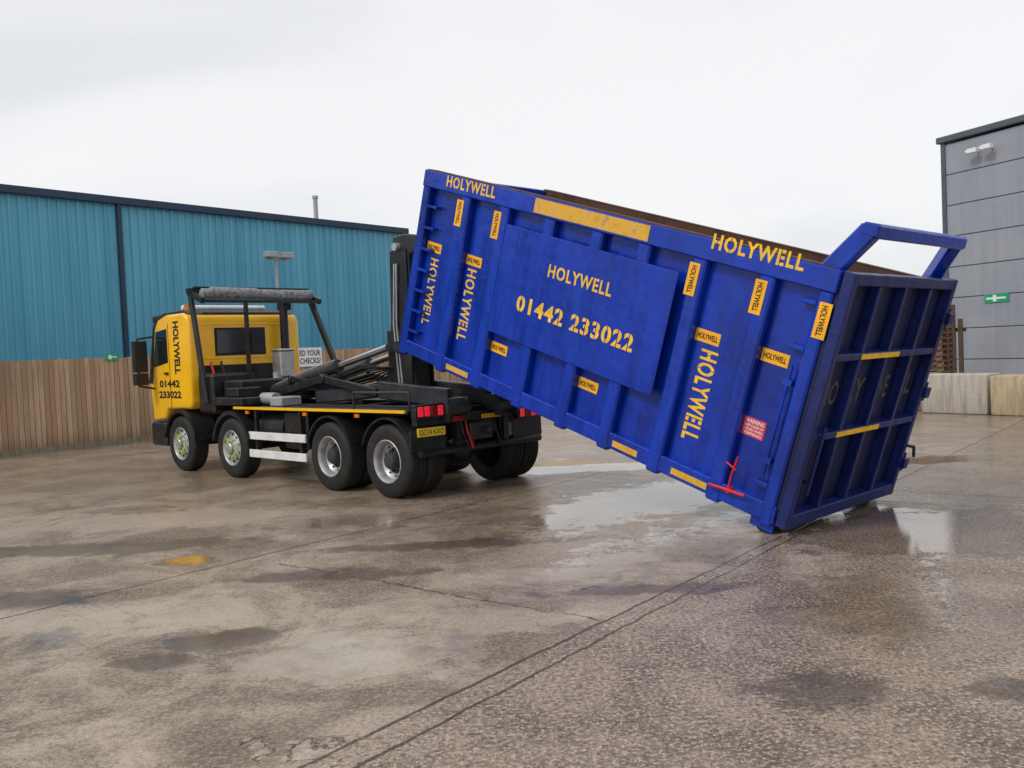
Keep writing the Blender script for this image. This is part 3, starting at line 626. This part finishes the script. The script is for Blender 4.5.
# ---------------------------------------------------------------- ground
m,t,p,tc=mat('wet_concrete_yard');o=tc.outputs['Object']
sep=t.node('ShaderNodeSeparateXYZ');t.l.new(o,sep.inputs[0])
nL=t.noise(o,.16,5,.55,.4);nM=t.noise(o,.9,10,.74,.5);nF=t.noise(o,7,8,.72);nS=t.noise(o,34,6,.75);nX=t.noise(o,110,3,.7)
warp=t.math('SUBTRACT',t.noise(o,1.9,10,.74),.5)
vor=t.node('ShaderNodeTexVoronoi',{'Scale':48.});t.l.new(o,vor.inputs['Vector'])
def dot(P,n): return t.math('ADD',t.math('MULTIPLY',t.math('SUBTRACT',sep.outputs[0],P[0]),n[0]),t.math('MULTIPLY',t.math('SUBTRACT',sep.outputs[1],P[1]),n[1]))
def blob(px,py,rx,ry,wa=1.3,ang=0.,soft=.5):
    g=ground(px,py);ca,sa=math.cos(ang),math.sin(ang)
    u=t.math('DIVIDE',dot(g,(ca,sa)),rx);v=t.math('DIVIDE',dot(g,(-sa,ca)),ry)
    r=t.math('SQRT',t.math('ADD',t.math('MULTIPLY',u,u),t.math('MULTIPLY',v,v)))
    r=t.math('ADD',r,t.math('MULTIPLY',warp,wa*2.4));return t.ramp(r,1-soft,1+soft,1,0)
def add(*a):
    r=a[0]
    for q in a[1:]: r=t.math('MAXIMUM',r,q)
    return r
base=t.mix(t.ramp(nM,.40,.60),(.19,.135,.095),(.56,.455,.35))
base=t.mix(t.math('MULTIPLY',t.ramp(nL,.4,.62),.5),base,t.mix(t.ramp(nF,.3,.7),(.17,.12,.088),(.42,.325,.245)))
side=t.ramp(t.math('ADD',dot((.05,5.64),(.783,-.622)),t.math('MULTIPLY',warp,.08)),-.02,.05)
asp=t.mix(t.ramp(t.math('ADD',t.math('MULTIPLY',nF,.4),t.math('MULTIPLY',nM,.6)),.40,.60),(.145,.10,.07),(.38,.28,.205))
base=t.mix(t.math('MULTIPLY',side,.8),base,asp)
grit=t.math('ADD',.45,t.math('MULTIPLY',side,.4))
base=t.mix(t.math('MULTIPLY',t.ramp(nS,.5,.62),grit),base,(.66,.55,.44))
base=t.mix(t.math('MULTIPLY',t.ramp(nS,.48,.38),grit),base,(.055,.038,.028))
base=t.mix(t.math('MULTIPLY',t.ramp(nX,.5,.64),.55),base,(.05,.037,.028))
vc=t.node('ShaderNodeSeparateColor');t.l.new(vor.outputs['Color'],vc.inputs[0])
stone=t.math('MULTIPLY',t.ramp(vor.outputs['Distance'],.42,.25),t.math('MULTIPLY',t.ramp(vc.outputs[0],.55,.62),t.math('ADD',.3,t.math('MULTIPLY',side,.5))))
base=t.mix(stone,base,t.mix(vc.outputs[1],(.12,.08,.06),(.74,.64,.53)))
pale=add(blob(345,655,.8,.5,1.8,0,.25),blob(560,575,.8,.3,1.8,0,.25),blob(615,560,.5,.2,1.6,0,.25),blob(60,620,1.6,.5,1.8,0,.3),blob(480,620,.7,.3,1.8,0,.3),blob(150,520,2.5,.7,1.6,0,.3))
base=t.mix(t.math('MULTIPLY',pale,.42),base,(.66,.56,.45))
dark=add(blob(215,640,.42,.26,1.5,0,.25),blob(110,548,1.6,.35,1.6,0,.3),blob(150,660,.3,.16,1.6,0,.25),blob(20,600,.9,.3,1.6,0,.3),blob(440,545,1.4,.18,1.6,0,.3),blob(640,590,.8,.15,1.8,0,.3),blob(820,690,.35,.22,1.8,0,.3),blob(330,575,.9,.2,1.8,0,.3),blob(1010,690,.2,.15,1.5,0,.3))
base=t.mix(t.math('MULTIPLY',dark,.68),base,(.05,.035,.025))
bk=add(blob(308,748,.25,.13,.9,.2,.12),blob(255,742,.09,.08,.8,0,.12))
ve=t.node('ShaderNodeTexVoronoi',{'Scale':4.2,'Randomness':1.},feature='DISTANCE_TO_EDGE')
nw=t.node('ShaderNodeTexNoise',{'Scale':5.,'Detail':8.,'Roughness':.7});t.l.new(o,nw.inputs['Vector'])
wsc=t.vmath('SCALE',nw.outputs['Color']);wsc.node.inputs['Scale'].default_value=.45
t.l.new(t.vmath('ADD',o,wsc),ve.inputs['Vector'])
cell=t.ramp(ve.outputs['Distance'],.008,.05,1,0)
base=t.mix(t.math('MULTIPLY',bk,.55),base,t.mix(t.ramp(nF,.38,.62),(.24,.18,.13),(.70,.60,.48)))
bkc=t.math('MULTIPLY',cell,bk)
def line(P,n,w,wob=.10,a=None,bb=None):
    d=t.math('ABSOLUTE',t.math('ADD',dot(P,n),t.math('MULTIPLY',warp,wob)));r=t.ramp(d,w*.4,w,1,0)
    if a is not None:
        s=dot(P,(-n[1],n[0]));r=t.math('MULTIPLY',r,t.math('MULTIPLY',t.math('GREATER_THAN',s,a),t.math('LESS_THAN',s,bb)))
    return r
nn=(.783,-.622);n2=(.622,.783)
jl=[line((.05,5.64),nn,.019,.10),line((.27,5.60),(.795,-.606),.016,.12,-3.,4.),line((-5.2,5.64),nn,.02,.12),line((5.6,5.64),nn,.018,.12),line((-2.2,8.5),n2,.012,.3,-3.5,.1),line((-2.2,8.5+7),n2,.018,.15),line((6,10),n2,.018,.12),bkc]
crack=add(*jl);crack=t.math('MULTIPLY',crack,t.ramp(nF,.30,.48,.35,1.))
base=t.mix(t.math('MULTIPLY',crack,.88),base,(.022,.016,.012))
# water
pn=t.noise(o,.5,10,.72,.8)
pud=add(t.math('MULTIPLY',t.ramp(pn,.53,.64),.8),blob(645,500,2.3,.9,1.3,.8,.4),t.math('MULTIPLY',blob(640,555,2.2,.7,1.8,.8,.4),.7),blob(925,530,1.7,1.2,1.5,0,.4),t.math('MULTIPLY',blob(960,610,1.5,1.2,1.9,0,.4),.65),blob(905,461,2.,.5,.9),blob(590,468,1.9,.55,.9),blob(186,560,.35,.25,1.3),blob(215,640,.4,.24,1.4,0,.3),t.math('MULTIPLY',blob(335,655,.9,.4,1.8,0,.4),.75),t.math('MULTIPLY',blob(400,520,2.,.5,1.8,0,.4),.75))
pud=t.ramp(t.math('ADD',pud,t.math('MULTIPLY',t.math('SUBTRACT',t.math('ADD',t.math('MULTIPLY',nF,.55),t.math('MULTIPLY',nS,.45)),.5),2.2)),.42,.80)
damp=t.ramp(t.math('ADD',t.math('MULTIPLY',nL,.35),t.math('MULTIPLY',nM,.65)),.34,.56)
base=t.mix(t.math('MULTIPLY',pud,.40),base,(.09,.064,.045))
base=t.mix(t.math('MULTIPLY',damp,.10),base,(.08,.058,.042))
och_refl=add(t.math('MULTIPLY',blob(184,560,.2,.13,1.4,0,.3),.7),blob(556,464,1.1,.45,.35,0,.25))  # ochre puddle at left; streak behind truck paints the yellow strip's reflection
base=t.mix(t.math('MULTIPLY',och_refl,t.ramp(nF,.35,.6,.25,.8)),base,(.60,.33,.03))
rough=t.math('ADD',t.ramp(damp,0,1,.30,.12),t.math('MULTIPLY',t.math('SUBTRACT',nS,.5),.28))
rough=t.math('ADD',t.math('MULTIPLY',rough,t.math('SUBTRACT',1.,pud)),t.math('MULTIPLY',pud,.045),clamp=True)
t.l.new(base,p.inputs['Base Color']);t.l.new(rough,p.inputs['Roughness']);p.inputs['IOR'].default_value=1.6
hgt=t.math('ADD',t.math('MULTIPLY',nS,.85),t.math('ADD',t.math('MULTIPLY',nX,.3),t.math('MULTIPLY',nF,1.1)))
hgt=t.math('SUBTRACT',hgt,t.math('MULTIPLY',crack,1.6));hgt=t.math('ADD',hgt,t.math('MULTIPLY',bk,.8))
bst=t.math('MULTIPLY',t.math('SUBTRACT',1.,t.math('MULTIPLY',pud,.93)),t.math('SUBTRACT',.85,t.math('MULTIPLY',damp,.4)))
bp=t.node('ShaderNodeBump',{'Distance':.013});t.l.new(bst,bp.inputs['Strength']);t.l.new(hgt,bp.inputs['Height']);t.l.new(bp.outputs[0],p.inputs['Normal'])
M['yard']=m
b=MB();S=600
vs=[b.b.verts.new(c) for c in ((-S,-S,0),(S,-S,0),(S,S,0),(-S,S,0))];b.b.faces.new(vs)
g=b.build('ground','yard',smooth=False);tag(g,None,None,kind='structure')
# ---------------------------------------------------------------- sky and light
sc=bpy.context.scene;w=bpy.data.worlds.new('World');sc.world=w;w.use_nodes=True;t=NT(w.node_tree)
bg=w.node_tree.nodes['Background'];tc=t.node('ShaderNodeTexCoord')
sky=t.node('ShaderNodeTexSky',sky_type='NISHITA',sun_disc=False,sun_elevation=math.radians(50),sun_rotation=math.radians(225))
mp=t.node('ShaderNodeMapping');t.l.new(tc.outputs['Generated'],mp.inputs[0]);mp.inputs['Scale'].default_value=(1,1,2.2)
n=t.noise(mp.outputs[0],1.3,7,.5,.6)
cl_=t.mix(t.ramp(n,.34,.66),(.77,.785,.815),(.95,.955,.965))
sk=t.vmath('SCALE',sky.outputs[0]);t.put(sk.node.inputs['Scale'],.12)
t.l.new(t.mix(.94,sk,cl_),bg.inputs[0]);bg.inputs[1].default_value=1.0
sl=bpy.data.lights.new('sun','SUN');sl.energy=1.5;sl.angle=math.radians(14);sl.color=(1,.95,.88)
so=bpy.data.objects.new('sun',sl);col.objects.link(so);so.rotation_euler=V((-.66,-.5,.85)).to_track_quat('Z','Y').to_euler()
sc.view_settings.view_transform='Standard';sc.view_settings.look='None';sc.view_settings.exposure=0
